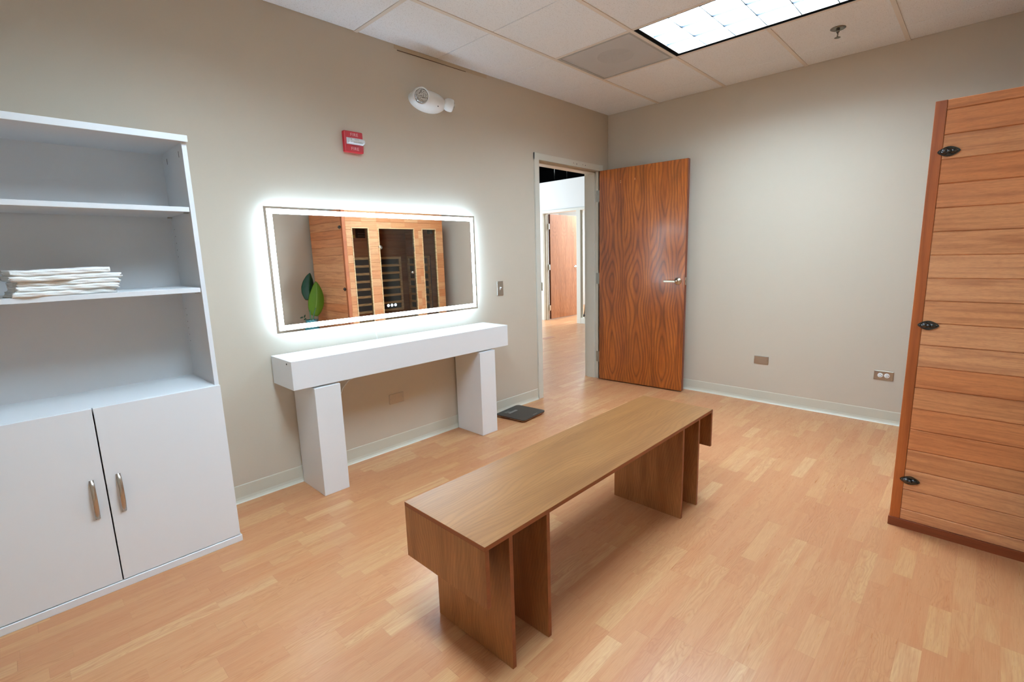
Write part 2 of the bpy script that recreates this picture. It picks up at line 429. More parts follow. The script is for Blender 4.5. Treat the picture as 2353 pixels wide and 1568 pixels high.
for k in (0, 1, 2, 3, 5, 6, 7):
    x = GX[k]
    segs = sorted([YR]+[y for y in GY if y > YR]+[0])
    for j in range(len(segs)-1):
        cy = (segs[j]+segs[j+1])/2
        if any(abs(x-h[0]) < .01 or abs(x-h[1]) < .01 for h in holes if h[2] < cy < h[3]):
            b.box(x-.010, x+.010, segs[j], segs[j+1], H-.003, H+.02)
struct(b.build('trim_1', M['tbar']))
b = MB()   # dark back of the score joints
for x in GX:
    if x > XN: b.box(x-.0045, x+.0045, YR, 0, H+.004, H+.016)
struct(b.build('trim_2', M['groove']))
# bowed wall strip under the ceiling with a dark split
b = MB(); b.box(-2.47, -1.66, -.0012, 0, 2.6525, H, .0005); struct(b.build('trim_3', m_wall('wall_strip_stained', (196, 178, 152))))
b = MB(); b.prism([(-2.449, 2.6455), (-2.30, 2.648), (-2.1, 2.6495), (-1.87, 2.651), (-1.87, 2.6525), (-2.1, 2.6520), (-2.30, 2.6508), (-2.449, 2.6485)], -.005, -.0005, 'y')
struct(b.build('trim_4', plain('wall_split', (98, 72, 52), .8)))

# cove base
def cove(name, pts, nrm):
    """pts: list of (x,y) along the wall, nrm: direction into the room"""
    b = MB(); prof = [(0, 0), (.016, 0), (.0105, .006), (.006, .016), (.0035, .03), (.003, .094), (.0018, .0985), (0, .099)]
    for (p0, p1) in pts:
        v = []
        for p in (p0, p1): v += [(p[0]+nrm[0]*d, p[1]+nrm[1]*d, z) for d, z in prof]
        n = len(prof); f = [tuple(range(n)), tuple(range(n, 2*n))[::-1]]+[(i, (i+1) % n, n+(i+1) % n, n+i) for i in range(n)]
        b._new(v, f)
    return struct(b.build(name, M['cove']))
cove('baseboard_left', [((XN, 0), (OX0-.061, 0)), ((OX1+.061, 0), (0, 0))], (0, -1))
cove('baseboard_right', [((0, 0), (0, YR))], (-1, 0))
cove('baseboard_rear', [((XN, YR), (0, YR))], (0, 1))
cove('baseboard_hall', [((HX, .15), (HX, 1.55)), ((HX, 3.60), (HX, 6.9))], (-1, 0))

# door frame (pressed metal) : face, rabbet, stop
b = MB()
def jamb(x, s):   # s=+1: the opening lies towards +x
    b.box(min(x-s*.058, x), max(x-s*.058, x), -.016, .0, 0, OZ+.058, .002)
    b.box(min(x-s*.03, x), max(x-s*.03, x), -.014, WT+.02, 0, OZ, .0)
    b.box(min(x, x+s*.016), max(x, x+s*.016), .036, WT-.02, 0, OZ, .001)
jamb(OX0, 1); jamb(OX1, -1)
b.box(OX0-.058, OX1+.058, -.0155, 0, OZ, OZ+.057, .002); b.box(OX0-.03, OX1+.03, -.014, WT+.02, OZ, OZ+.03)
b.box(OX0, OX1, .036, WT-.02, OZ-.016, OZ, .001)
fr = struct(b.build('trim_5', M['frame']))
for x, z, r in ((-.595, 2.155, .003), (-.548, 2.151, .0042), (-.452, 2.155, .003), (-.409, 2.153, .0038)):
    MB().lathe([(r, 0), (r, .0012)], 12, Matrix.Translation((x, -.0155, z)) @ Matrix.Rotation(PI/2, 4, 'X')).build('screw_hole', M['dark'], fr)
MB().box(OX0-.002, OX0+.004, -.026, .03, 1.0, 1.075, .001).build('strike_plate', M['satin'], fr)

# entrance door, swung into the room about the corner jamb
HP = Vector((-.2005, -.034, 0)); DA = math.atan2(.057, .893)      # visible face runs from HP towards (.057,-.893)
d1 = thing('door_1', 'stained oak flush door standing open beside the corner', 'door', HP, DA, kind='structure')
DT, DW, DZ0, DZ1 = .044, .893, .010, 2.120
RM = Matrix.Translation(HP) @ Matrix.Rotation(DA, 4, 'Z')
b = MB(); b.box(0, DT, -DW, 0, DZ0, DZ1, .0015, 1, RM); 
b.edge_faces(lambda n, c: abs(n.x) < .8, 1); b.build('door_panel', [M['door'], M['door_edge']], d1)
hb = (Matrix.Translation((0, -.829, 1.047)))
T = RM @ hb
b = MB(); b.lathe([(.033, .0), (.0335, .003), (.031, .007), (.018, .014), (.0125, .018), (.0115, .042)], 32, T @ Matrix.Rotation(-PI/2, 4, 'Y'))
ro = b.build('lever_handle', M['satin'], d1)
b = MB(); b.tube([(-.040, .010, 0), (-.046, .0, 0), (-.048, -.01, 0)], [.0125, .0135, .012], 14, T)
b.box(-.056, -.041, -.004, .118, -.0105, .0105, .004, 2, T); b.build('lever', M['satin'], ro)
b = MB(); b.lathe([(.0055, 0), (.0055, .003)], 14, T @ Matrix.Translation((-.056, 0, 0)) @ Matrix.Rotation(-PI/2, 4, 'Y')); b.build('keyhole', M['dark'], ro)
b = MB(); b.box(.010, .034, -DW-.0012, -DW+.001, 1.012, 1.082, .0005, 1, RM); lp = b.build('latch_plate', M['satin'], d1)
b = MB(); b.box(.015, .029, -DW-.010, -DW, 1.034, 1.058, .003, 1, RM); b.build('latch_bolt', M['satin'], lp)
for z in (1.885, 1.062, .238):
    b = MB(); b.box(OX1-.0022, OX1+.001, -.013, .026, z-.056, z+.056, .0004)
    for k in (-.036, -.012, .012, .036): 
        b.lathe([(.0036, 0), (.0036, .0006)], 10, Matrix.Translation((OX1-.0021, .004 if k in (-.036, .012) else .016, z+k)) @ Matrix.Rotation(-PI/2, 4, 'Y'))
    b.tube([(OX1+.012, -.022, z-.058), (OX1+.012, -.022, z+.058)], .0065, 12)
    b.build('hinge', M['hinge'], d1)
for z, t in ((2.000, .235), (1.985, .235), (2.007, .385), (1.998, .385)):
    MB().lathe([(.004, 0), (.004, .0008)], 8, RM @ Matrix.Translation((0, -t, z)) @ Matrix.Rotation(-PI/2, 4, 'Y')).build('filled_screw_hole', plain('wood_filler', (206, 150, 104), .7), d1)

# ------------------------------------------------------------------ hall and far room
b = MB()
b.box(HX, HX+.12, .15, 1.55, 0, 2.69); b.box(HX, HX+.12, 3.56, 7.0, 0, 2.69); b.box(HX, HX+.12, 1.55, 3.56, 2.15, 2.69)
struct(b.build('wall_hall', M['hall_wall']))
b = MB()
for y0, y1, xd in ((3.505, 3.575, .135), (2.60, 2.69, .055), (1.55, 1.62, .135)): b.box(HX-.015, HX+xd, y0, y1, 0, 2.105, .002)
b.box(HX-.015, HX+.135, 1.55, 3.575, 2.105, 2.155, .002); b.box(HX-.014, HX+.134, 1.62, 2.60, 0, .11, .002)
b.box(HX+.03, HX+.054, 2.588, 2.60, .11, 2.105, .001); b.box(HX+.03, HX+.09, 1.62, 2.55, .11, .135, .001)
b.box(HX+.05, HX+.12, 3.49, 3.505, 0, 2.105)
struct(b.build('trim_6', M['frame']))
b = MB(); b.box(HX+.055, HX+.061, 1.62, 2.55, .135, 2.105); struct(b.build('window_1', M['clear_glass']))
HD = Vector((HX+.135, 3.492, 0))
d2 = thing('door_2', 'pale oak flush door standing open across the hall', 'door', HD, 0, kind='structure')
b = MB(); b.box(HX+.135, HX+.135+.90, 3.448, 3.492, .012, 2.098, .001)
b.edge_faces(lambda n, c: abs(n.y) < .8, 1); b.build('door_panel', [M['hall_door'], M['hall_door_edge']], d2)
T = Matrix.Translation((HX+.135+.825, 3.448, 1.045))
b = MB(); b.lathe([(.034, 0), (.032, .006), (.014, .012), (.012, .04)], 24, T @ Matrix.Rotation(PI/2, 4, 'X')); l = b.build('lever_handle', M['chrome'], d2)
MB().box(-.115, .006, -.052, -.039, -.01, .01, .004, 2, T).build('lever', M['chrome'], l)
for z in (1.86, 1.06, .24):
    MB().box(HX+.105, HX+.136, 3.452, 3.489, z-.055, z+.055, .001).build('hinge', M['chrome'], d2)
b = MB(); b.box(5.9, 6.0, .15, 7, 0, 2.69); struct(b.build('wall_far', M['hall_wall']))
b = MB(); b.box(HX+.12, 5.9, .15, .25, 0, 2.69); b.box(HX+.12, 5.9, 5.4, 5.5, 0, 2.69); struct(b.build('wall_side', M['hall_wall']))
b = MB(); b.box(HX+.06, 6.0, .15, 7, 3.5, 3.6); b.box(-5.3, HX+.06, .15, 7, 3.5, 3.6); b.box(5.9, 6.0, .15, 7, 2.72, 3.5); b.box(HX+.12, 6.0, 6.9, 7.0, 2.72, 3.5); b.box(HX+.12, 5.9, .15, 6.9, 2.705, 2.72); struct(b.build('ceiling_hall', M['black']))
b = MB(); b.box(HX+.12, 5.9, .15, 6.9, 2.69, 2.705); struct(b.build('ceiling_far', plain('far_ceiling_white', (235, 236, 236), .8)))
b = MB(); b.box(-5.3, -5.2, WT, 7, 0, 3.6); b.box(-5.3, 6.0, 7.0, 7.1, 0, 3.6); struct(b.build('wall_end', M['hall_wall']))
b = MB(); b.box(6.0, 6.1, YR, 7.1, 0, 3.6); b.box(HX, HX+.1, YR, .15, 0, 3.6); b.box(.12, HX+.1, 0, .0+WT, H+.3, 3.6); struct(b.build('wall_outer', M['hall_wall']))
b = MB(); b.box(1.33, 1.60, 2.02, 2.13, 0, .0012); struct(b.build('floor_patch', plain('floor_dark_strip', (172, 112, 82), .4)))
# something metallic leaning beyond the glazed sidelight, only its foot is seen
t = thing('metal_stand', 'grey tubular metal stand seen through the hall sidelight', 'stand', (4.0, 3.10, 0))
b = MB(); b.tube([(3.95, 3.17, .03), (3.95, 3.14, .25), (3.95, 3.05, .44), (3.95, 2.95, .62)], .012, 10); b.build('tube', M['steel'], t)
b = MB(); b.tube([(3.95, 2.98, .03), (3.95, 3.06, .28), (3.95, 3.12, .5)], .010, 10); b.build('tube', M['steel'], t)
b = MB(); b.box(3.90, 4.10, 2.90, 3.24, 0, .035, .006); b.build('base', M['dark'], t)
for y, z0, z1 in ((3.207, 2.70, 3.5), (3.516, 2.70, 3.5)):
    tag(MB().tube([(3.45, y, z0), (3.45, y, z1)], .0025, 6).build('ceiling_wire', M['steel'], origin=(3.45, y, z0)),
        'thin hanger wire in the dark void above the hall wall', 'wire', 'hanger wires above the hall wall')

# ------------------------------------------------------------------ ceiling troffers, diffuser, sprinkler
def troffer(x0, x1, y0, y1, label):
    t = thing('troffer_light', label, 'ceiling light', ((x0+x1)/2, (y0+y1)/2, H), group='recessed ceiling lights')
    b = MB(); e = .012
    fz0, fz1 = H-.001, H+.085
    for (a, c, d, f) in ((x0+e, x0+.022, y0+e, y1-e), (x1-.038, x1-e, y0+e, y1-e), (x0+.022, x1-.038, y0+e, y0+.026), (x0+.022, x1-.038, y1-.040, y1-e)):
        b.box(a, c, d, f, H-.0012, fz1)
    b.box(x0+e, x1-e, y0+e, y1-e, H+.085, H+.09); b.build('housing', M['black'], t)
    b = MB(); lx0, lx1, ly0, ly1 = x0+.026, x1-.042, y0+.030, y1-.044
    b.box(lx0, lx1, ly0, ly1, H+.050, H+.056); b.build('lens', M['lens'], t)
    b = MB(); w = .0016
    for i in (1, 2):
        x = lx0+(lx1-lx0)*i/3; b.box(x-w, x+w, ly0, ly1, H+.0102, H+.049)
    for j in range(1, 6):
        y = ly0+(ly1-ly0)*j/6; b.box(lx0, lx1, y-w, y+w, H+.010, H+.049)
    for (a, c, d, f) in ((lx0-.004, lx0, ly0-.004, ly1+.004), (lx1, lx1+.004, ly0-.004, ly1+.004), (lx0, lx1, ly0-.004, ly0), (lx0, lx1, ly1, ly1+.004)): b.box(a, c, d, f, H+.001, H+.052)
    gr = b.build('louvre', plain('louvre_white', (236, 240, 242), .3), t)
    b = MB(); w = .0024
    for i in (1, 2):
        x = lx0+(lx1-lx0)*i/3; b.box(x-w, x+w, ly0, ly1, H+.0008, H+.010)
    for j in range(1, 6):
        y = ly0+(ly1-ly0)*j/6; b.box(lx0, lx1, y-w, y+w, H+.001, H+.0098)
    b.build('louvre_edging', plain('louvre_edge_grey', (22, 34, 46), .4), gr)
    return t
troffer(GX[2], GX[1], GY[3], GY[1], 'glowing recessed ceiling light with gridded lens in black frame')
troffer(GX[6], GX[5], GY[3], GY[1], 'recessed ceiling light above the shelving side of the room')

x0, x1, y0, y1 = GX[2]+.012, GX[1]-.012, GY[1]+.012, GY[0]-.012
t = thing('air_diffuser', 'square grey perforated ceiling air panel with round duct behind', 'air vent', ((x0+x1)/2, (y0+y1)/2, H))
g = G('perforated_sheet'); P = g.pos()
dx = g.math('SUBTRACT', g.math('FRACT', g.math('MULTIPLY', P[1], 150)), .5); dy = g.math('SUBTRACT', g.math('FRACT', g.math('MULTIPLY', P[2], 150)), .5)
hole = g.math('LESS_THAN', g.math('ADD', g.math('MULTIPLY', dx, dx), g.math('MULTIPLY', dy, dy)), .12)
m = g.bsdf(lin(226, 226, 226), .6); tr = g.n('BsdfTransparent'); mx = g.n('MixShader')
g.put(mx.inputs[0], hole); g.nt.links.new(g.p.outputs[0], mx.inputs[1]); g.nt.links.new(tr.outputs[0], mx.inputs[2]); g.nt.links.new(mx.outputs[0], g.out.inputs[0])
MB().box(x0+.02, x1-.02, y0+.02, y1-.02, H-.001, H).build('perforated_face', m, t)
b = MB()
for (a, c, d, f) in ((x0, x0+.02, y0, y1), (x1-.02, x1, y0, y1), (x0+.02, x1-.02, y0, y0+.02), (x0+.02, x1-.02, y1-.02, y1)): b.box(a, c, d, f, H-.003, H+.06, .001)
b.build('rim', M['grey_panel'], t)
cx, cy = (x0+x1)/2, (y0+y1)/2
b = MB(); ro, z = .128, H+.012
seg = 48
v = [(x0, y0, z), (x1, y0, z), (x1, y1, z), (x0, y1, z)]
# back plate with a round neck hole
ring = [(cx+ro*math.cos(2*PI*k/seg), cy+ro*math.sin(2*PI*k/seg), z) for k in range(seg)]
sq = []
for k in range(seg):
    a = 2*PI*k/seg; c, s = math.cos(a), math.sin(a); q = 1/max(abs(c), abs(s)); sq.append((cx+c*q*(x1-x0)/2, cy+s*q*(y1-y0)/2, z))
b._new(ring+sq, [(k, (k+1) % seg, seg+(k+1) % seg, seg+k) for k in range(seg)])
b.build('back_plate', plain('plenum_white', (216, 216, 214), .7), t)
b = MB(); top = [(p[0], p[1], z+.055) for p in ring]
b._new(ring+top, [(k, (k+1) % seg, seg+(k+1) % seg, seg+k) for k in range(seg)]+[tuple(range(seg, 2*seg))]); b.build('duct_neck', M['grey_duct'], t)

M['sprinkler'] = plain('sprinkler_metal', (128, 124, 116), .25, metal=1.0)
t = thing('sprinkler_head', 'small metal fire sprinkler hanging from the ceiling tile', 'sprinkler', (-.575, -2.081, H))
T = Matrix.Translation((-.575, -2.081, H))
MB().lathe([(.043, 0), (.043, -.003), (.036, -.007), (.018, -.009), (.014, -.004)], 32, T).build('escutcheon', M['sprinkler'], t)
b = MB(); b.lathe([(.010, .0), (.010, -.022), (.007, -.026)], 16, T)
for s in (-1, 1): b.tube([(s*.006, 0, -.022), (s*.012, 0, -.033), (s*.010, 0, -.045), (s*.003, 0, -.054)], .0024, 8, T)
b.lathe([(.003, -.026), (.0036, -.04), (.003, -.054)], 10, T); b.build('frame', M['sprinkler'], t)
MB().lathe([(.016, -.0535), (.017, -.0545), (.017, -.056), (.004, -.057)], 20, T).build('deflector', M['sprinkler'], t)

# ------------------------------------------------------------------ wall devices
def plate(name, label, cat, u0, u1, z0, z1, wall, group=None):
    """wall 'L': on the mirror wall (u = x), wall 'R': on the other wall (u = y)"""
    c = ((u0+u1)/2, 0, z0) if wall == 'L' else (0, (u0+u1)/2, z0)
    t = thing(name, label, cat, c, group=group)
    b = MB()
    if wall == 'L': b.box(u0, u1, -.006, -.0002, z0, z1, .004, 2)
    else: b.box(-.006, -.0002, u0, u1, z0, z1, .004, 2)
    b.build('cover_plate', M['steel'], t)
    return t
def screw(t, c, axis):
    MB().lathe([(.003, 0), (.003, .0008)], 10, Matrix.Translation(c) @ (Matrix.Rotation(PI/2, 4, 'X') if axis == 'y' else Matrix.Rotation(-PI/2, 4, 'Y'))).build('screw', M['hinge'], t)
t = plate('blank_outlet_cover', 'blank steel wall plate under the white console table', 'wall plate', -2.694, -2.579, .326, .396, 'L')
for x in (-2.685, -2.588): screw(t, (x, -.006, .361), 'y')
t = plate('blank_outlet_cover', 'blank steel wall plate low on the wall between door and outlet', 'wall plate', -1.632, -1.515, .339, .407, 'R')
for y in (-1.524, -1.622): screw(t, (-.006, y, .373), 'x')
t = plate('power_outlet', 'steel plate with two white round sockets low beside the sauna', 'outlet', -2.492, -2.373, .332, .400, 'R')
for y in (-2.4125, -2.4525):
    s = MB().lathe([(.0172, 0), (.0172, .003), (.0155, .0036)], 28, Matrix.Translation((-.006, y, .366)) @ Matrix.Rotation(-PI/2, 4, 'Y')).build('socket', M['white_plastic'], t)
    b = MB()
    b.box(-.0101, -.0094, y-.0045, y+.0045, .3715, .3735); b.box(-.0101, -.0094, y-.004, y+.004, .3585, .3605)
    b.lathe([(.0026, 0), (.0026, .0005)], 10, Matrix.Translation((-.0096, y-.0095, .366)) @ Matrix.Rotation(-PI/2, 4, 'Y')); b.build('slot', M['dark'], s)
screw(t, (-.006, -2.4325, .366), 'x')
t = plate('light_switch', 'steel light switch with a toggle right of the lit mirror', 'switch', -1.628, -1.559, .997, 1.113, 'L')
b = MB(); b.box(-1.600, -1.588, -.0068, -.005, 1.042, 1.068); b.build('toggle_slot', M['white_plastic'], t)
MB().box(-.0045, .0045, -.0185, 0, -.004, .004, .0015, 1, Matrix.Translation((-1.594, -.004, 1.055)) @ Matrix.Rotation(-.5, 4, 'X')).build('toggle', M['white_plastic'], t)
for z in (1.025, 1.085): screw(t, (-1.594, -.006, z), 'y')

# fire strobe
t = thing('wall_mounted_fire_strobe', 'red wall fire alarm strobe with clear lens above the mirror', 'fire alarm', (-2.819, 0, 1.967))
b = MB(); b.box(-2.881, -2.757, -.030, -.0002, 1.967, 2.090, .006, 2); b.build('housing', M['red'], t)
b = MB(); b.prism([(-2.868, 2.012), (-2.757, 2.012), (-2.757, 2.050), (-2.868, 2.050)], -.034, -.029, 'y')
b.prism([(-.030, 2.014), (-.058, 2.020), (-.062, 2.028), (-.056, 2.040), (-.030, 2.048)], -2.864, -2.762, 'x'); sl = b.build('strobe_lens', plain('strobe_clear', (222, 226, 228), .12, spec=.8), t)
b = MB(); b.box(-2.852, -2.848, -.0605, -.058, 2.020, 2.040); b.box(-2.838, -2.778, -.0615, -.0585, 2.0165, 2.0205); b.box(-2.83, -2.80, -.0595, -.0575, 2.034, 2.038)
b.build('reflector', M['hinge'], sl)
RX = Matrix.Rotation(PI/2, 4, 'X')
ink = plain('printed_white', (232, 190, 190), .5)
text_mesh('lettering', 'FIRE', .025, (-2.815, -.0302, 2.069), RX, ink, t, spacing=1.15)
text_mesh('lettering', 'FIRE', .025, (-2.815, -.0302, 1.988), RX, ink, t, spacing=1.15)

# twin-head emergency light
t = thing('emergency_light', 'white oval twin-lamp emergency light high on the wall', 'emergency light', (-2.236, 0, 2.31))
b = MB(); b.ell((-2.236, -.003, 2.374), (.148, .094, .071), 36, 20)
b.build('body', M['white_plastic'], t)
def lamp(c, d, r, dome=.0):
    d = Vector(d).normalized(); q = Vector((0, 0, 1)).rotation_difference(d).to_matrix().to_4x4()
    Tm = Matrix.Translation(c) @ q
    o = MB().lathe([(.002, -.060), (r*.45, -.058), (r*.76, -.051), (r*.95, -.037), (r*1.02, -.020), (r, -.006), (r*.95, .003), (r*.90, .003), (r*.86, -.001)], 32, Tm).build('lamp_head', M['white_plastic'], t)
    g = G('faceted_lens'); P = g.pos(); v = g.n('TexVoronoi'); g.put(v.inputs['Vector'], P[0]); v.inputs['Scale'].default_value = 130
    m = g.bsdf(g.mix(g.math('MULTIPLY', v.outputs['Distance'], 1.2), lin(232, 232, 228), lin(120, 118, 112)), .15, .5, g.bump(v.outputs['Distance'], .8, .004), .7)
    MB().lathe([(r*.86, -.002), (r*.7, .002+dome*.6), (r*.4, .004+dome*.9), (.001, .0045+dome)], 32, Tm).build('lens', m, o)
lamp((-2.345, -.096, 2.372), (-.40, -.86, -.30), .054)
lamp((-2.072, -.070, 2.366), (.93, -.33, -.16), .043, .014)
MB().lathe([(.004, 0), (.004, .002)], 12, Matrix.Translation((-2.205, -.0855, 2.335)) @ Matrix.Rotation(PI/2, 4, 'X')).build('test_button', M['dark'], t)

# ------------------------------------------------------------------ lit mirror
MC = Vector((-2.637, -.038, 0))
t = thing('lit_mirror', 'wide backlit mirror with glowing white border on the wall', 'mirror', (MC.x, MC.y, .919), -.0085)
RMm = Matrix.Translation(MC) @ Matrix.Rotation(-.0085, 4, 'Z') @ Matrix.Translation(-MC)
X0, X1, Z0, Z1 = -3.388, -1.883, .920, 1.6225
b = MB(); b.box(X0, X1, -.038, -.034, Z0, Z1, .0006, 1, RMm); b.build('mirror_glass', M['mirror'], t)
b = MB(); a, i = (-3.373, -1.899, .9345, 1.6095), (-3.3455, -1.924, .9625, 1.583)
yy0, yy1 = -.0386, -.0379
for (p, q, r, s) in ((a[0], i[0], a[2], a[3]), (i[1], a[1], a[2], a[3]), (i[0], i[1], a[2], i[2]), (i[0], i[1], i[3], a[3])): b.box(p, q, yy0, yy1, r, s, 0, 1, RMm)
b.build('light_band', M['led'], t)
b = MB(); b.box(X0+.045, X1-.045, -.034, -.0075, Z0+.045, Z1-.045, 0, 1, RMm); b.build('backing', M['white_plastic'], t)
b = MB()
for (p, q, r, s) in ((X0+.024, X0+.0445, Z0+.024, Z1-.024), (X1-.0445, X1-.024, Z0+.024, Z1-.024), (X0+.0445, X1-.0445, Z0+.024, Z0+.0445), (X0+.0445, X1-.0445, Z1-.0445, Z1-.024)):
    b.box(p, q, -.033, -.022, r, s, 0, 1, RMm)
b.build('backlight_strip', M['back_led'], t)
for k, x in enumerate((-2.669, -2.642, -2.615)):
    Tm = RMm @ Matrix.Translation((x, -.0380, 1.0145)) @ Matrix.Rotation(PI/2, 4, 'X')
    b = MB(); b.lathe([(.0095, 0), (.0095, .0004)], 20, Tm); o = b.build('touch_button', M['icon'], t)
    b = MB()
    if k == 0:
        for q in range(10):
            an = 2*PI*q/12+.8*PI; b.box(-.0007, .0007, .0036, .0052, .0004, .0007, 0, 1, Tm @ Matrix.Rotation(an, 4, 'Z'))
        b.box(-.0007, .0007, 0, .0055, .0004, .0007, 0, 1, Tm)
    elif k == 1:
        b.lathe([(.0030, .0004), (.0030, .0007)], 12, Tm)
        for q in range(8): b.box(-.0006, .0006, .0044, .0060, .0004, .0007, 0, 1, Tm @ Matrix.Rotation(q*PI/4, 4, 'Z'))
    else:
        for q in range(-1, 2): b.tube([(-.0045+abs(q)*.0005, -.002+q*.0030, .0005), (-.0015, .0005+q*.0030, .0005), (.0015, -.0012+q*.0030, .0005), (.0045, .0014+q*.0030, .0005)], .0005, 5, Tm)
    b.build('icon', plain('icon_grey', (120, 130, 150), .5), o)
b = MB(); b.tube([(-2.760, -.012, .95), (-2.760, -.010, .90), (-2.757, -.009, .83), (-2.752, -.009, .78), (-2.80, -.009, .62), (-2.90, -.010, .585), (-2.98, -.010, .56), (-3.02, -.009, .52), (-3.06, -.009, .45)], .003, 8)
b.build('power_cord', M['white_plastic'], t)

# ------------------------------------------------------------------ console table
t = thing('console_table', 'long white box-beam console table under the lit mirror', 'table', (-2.62, -.16, 0))
MB().box(-3.430, -1.809, -.292, -.016, .641, .799, .0015).build('tabletop', M['white_paint'], t)
for a, c in ((-3.325, -3.176), (-2.112, -1.961)):
    l = MB().box(a, c, -.302, -.017, 0, .632, .0015).build('leg', M['white_paint'], t)
    MB().box(a+.012, c-.012, -.272, -.03, .632, .641).build('neck', M['white_paint'], l)
MB().box(-3.4335, -3.4295, -.236, -.2345, .776, .784).build('scuff', M['dark'], t)

# ------------------------------------------------------------------ bathroom scale
t = thing('bathroom_scale', 'flat black glass bathroom scale on the floor by the doorway', 'scale', (-1.585, -.192, 0), .115)
Ts = Matrix.Translation((-1.585, -.192, 0)) @ Matrix.Rotation(.115, 4, 'Z')
def rrect(w, h, r, n=6):
    out = []
    for cx, cy, a0 in ((w-r, h-r, 0), (-w+r, h-r, PI/2), (-w+r, -h+r, PI), (w-r, -h+r, 1.5*PI)):
        for k in range(n+1): out.append((cx+r*math.cos(a0+k*PI/2/n), cy+r*math.sin(a0+k*PI/2/n)))
    return out
MB().prism(rrect(.155, .150, .03), .017, .024, 'z', Ts, True).build('platform', M['black_glass'], t)
MB().prism(rrect(.153, .148, .03), .0125, .017, 'z', Ts, True).build('rim', plain('floor_reflection_rim', (236, 180, 146), .3, metal=.3), t)  # wood floor's reflection in the glossy bevel, painted into the rim colour
MB().prism(rrect(.135, .130, .03), .006, .0125, 'z', Ts).build('underside', M['dark'], t)
for sx in (-1, 1):
    for sy in (-1, 1): MB().lathe([(.014, 0), (.016, .006)], 16, Ts @ Matrix.Translation((sx*.115, sy*.11, 0))).build('foot', M['dark'], t)
MB().box(-.085, -.025, .085, .115, .0239, .0243, 0, 1, Ts).build('display', plain('lcd_grey', (84, 86, 82), .3), t)
b = MB()
for i in range(9): b.box(-.075+i*.012, -.068+i*.012, .052, .072, .0239, .0243, 0, 1, Ts)
b.build('lettering', M['grey_print'], t)
MB().box(-.075, .03, .075, .078, .0239, .0243, 0, 1, Ts).build('printed_line', M['grey_print'], t); MB().box(.0, .06, -.128, -.124, .0239, .0243, 0, 1, Ts).build('lettering', M['grey_print'], t)

# ------------------------------------------------------------------ bench
BZ = .483
t = thing('bench', 'long brown wood-grain bench in the middle of the room', 'bench', (-2.73, -1.71, 0))
BX0, BX1, BY0, BY1, TH = -3.556, -1.900, -1.918, -1.502, .016
b = MB(); b.box(BX0, BX1, BY0, BY1, BZ-TH, BZ, .0006); b.edge_faces(lambda n, c: abs(n.z) < .7, 1); b.build('seat', [M['bench_top'], M['bench_edge']], t)
def panel(name, x, y0, y1, z0):
    b = MB(); b.box(x, x+TH, y0, y1, z0, BZ-TH, .0005); b.edge_faces(lambda n, c: abs(n.x) < .7, 1)
    return b.build(name, [M['bench_side'], M['bench_edge']], t)
panel('end_panel', BX0, BY0, BY1, .277); panel('end_panel', BX1-TH, BY0, BY1, .277)
for x in (-3.456, -3.277, -2.245-.008, -2.066-.008): panel('leg', x, BY0, -1.532, 0)

# ------------------------------------------------------------------ tall white shelving cabinet
CX1, CYF = -3.797, -.416
CX0 = -4.688; CM = (CX0+CX1)/2
t = thing('shelf_cabinet', 'tall white open-shelf cabinet with two doors below', 'cabinet', (CM, -.21, 0))
W_ = M['white_lam']; e = .018; yi = CYF+.016
for x in (CX0, CX1-e): MB().box(x, x+e, yi, -.02, .030, 1.828, .0008).build('side_panel', W_, t)
MB().box(CX0-.002, CX1+.003, CYF, -.018, 1.828, 1.854, .001).build('top_panel', W_, t)
MB().box(CX0-.003, CX1+.006, CYF-.006, -.018, 0, .030, .001).build('base_panel', W_, t)
MB().box(CX0+e, CX1-e, -.045, -.038, .03, 1.828).build('back_panel', W_, t)
MB().box(CX0+e, CX1-e, yi, -.045, .758, .776, .0008).build('deck', W_, t)
for z in (1.543, 1.199):
    s = MB().box(CX0+e+.002, CX1-e-.003, yi+.001, -.05, z, z+.020, .0008).build('shelf', W_, t)
    for y in (yi+.03, -.075):
        for x in (CX0+e, CX1-e-.018): MB().box(x, x+.018, y, y+.010, z-.005, z-.0005, .001).build('shelf_pin', M['hinge'], s)
for zz in [1.23+.032*k for k in range(4, 9)]+[.95+.032*k for k in range(6)]:
    MB().lathe([(.0022, 0), (.0022, .0005)], 8, Matrix.Translation((CX1-e-.0002, -.085, zz)) @ Matrix.Rotation(-PI/2, 4, 'Y')).build('peg_hole', M['dark'], t)
for y in (yi+.06, -.13): MB().box(CX1-e-.0006, CX1-e, y, y+.004, 1.775, 1.800).build('peg_slot', M['dark'], t)
for x0, x1, hx in ((CX0, CM-.0022, -4.284), (CM+.0022, CX1, -4.2005)):
    d = MB().box(x0, x1, CYF, CYF+.0155, .033, .775, .0008).build('door', W_, t)
    z0, z1 = .326, .490; n = 14; b = MB(); pts = []
    for k in range(n+1):
        f = k/n; z = z0+(z1-z0)*f; dy = .026*math.sin(PI*f)**.6; pts.append((CYF-.0005-dy, z))
    poly = pts+[(y+.004 if 0 < k < n else y, z) for k, (y, z) in list(enumerate(pts))[::-1]]
    v, f = [], []
    m_ = len(pts)
    for s_ in (-.0075, .0075):
        v += [(hx+s_, y, z) for y, z in pts]+[(hx+s_, min(y+.0035, CYF), z) for y, z in pts]
    q = 2*m_
    for k in range(m_-1):
        f += [(k, k+1, q+k+1, q+k), (m_+k, q+m_+k, q+m_+k+1, m_+k+1), (k, m_+k, m_+k+1, k+1), (q+k, q+k+1, q+m_+k+1, q+m_+k)]
    b._new(v, f, None, True); b.build('handle', plain('handle_satin', (196, 190, 182), .26, metal=1.0), d)

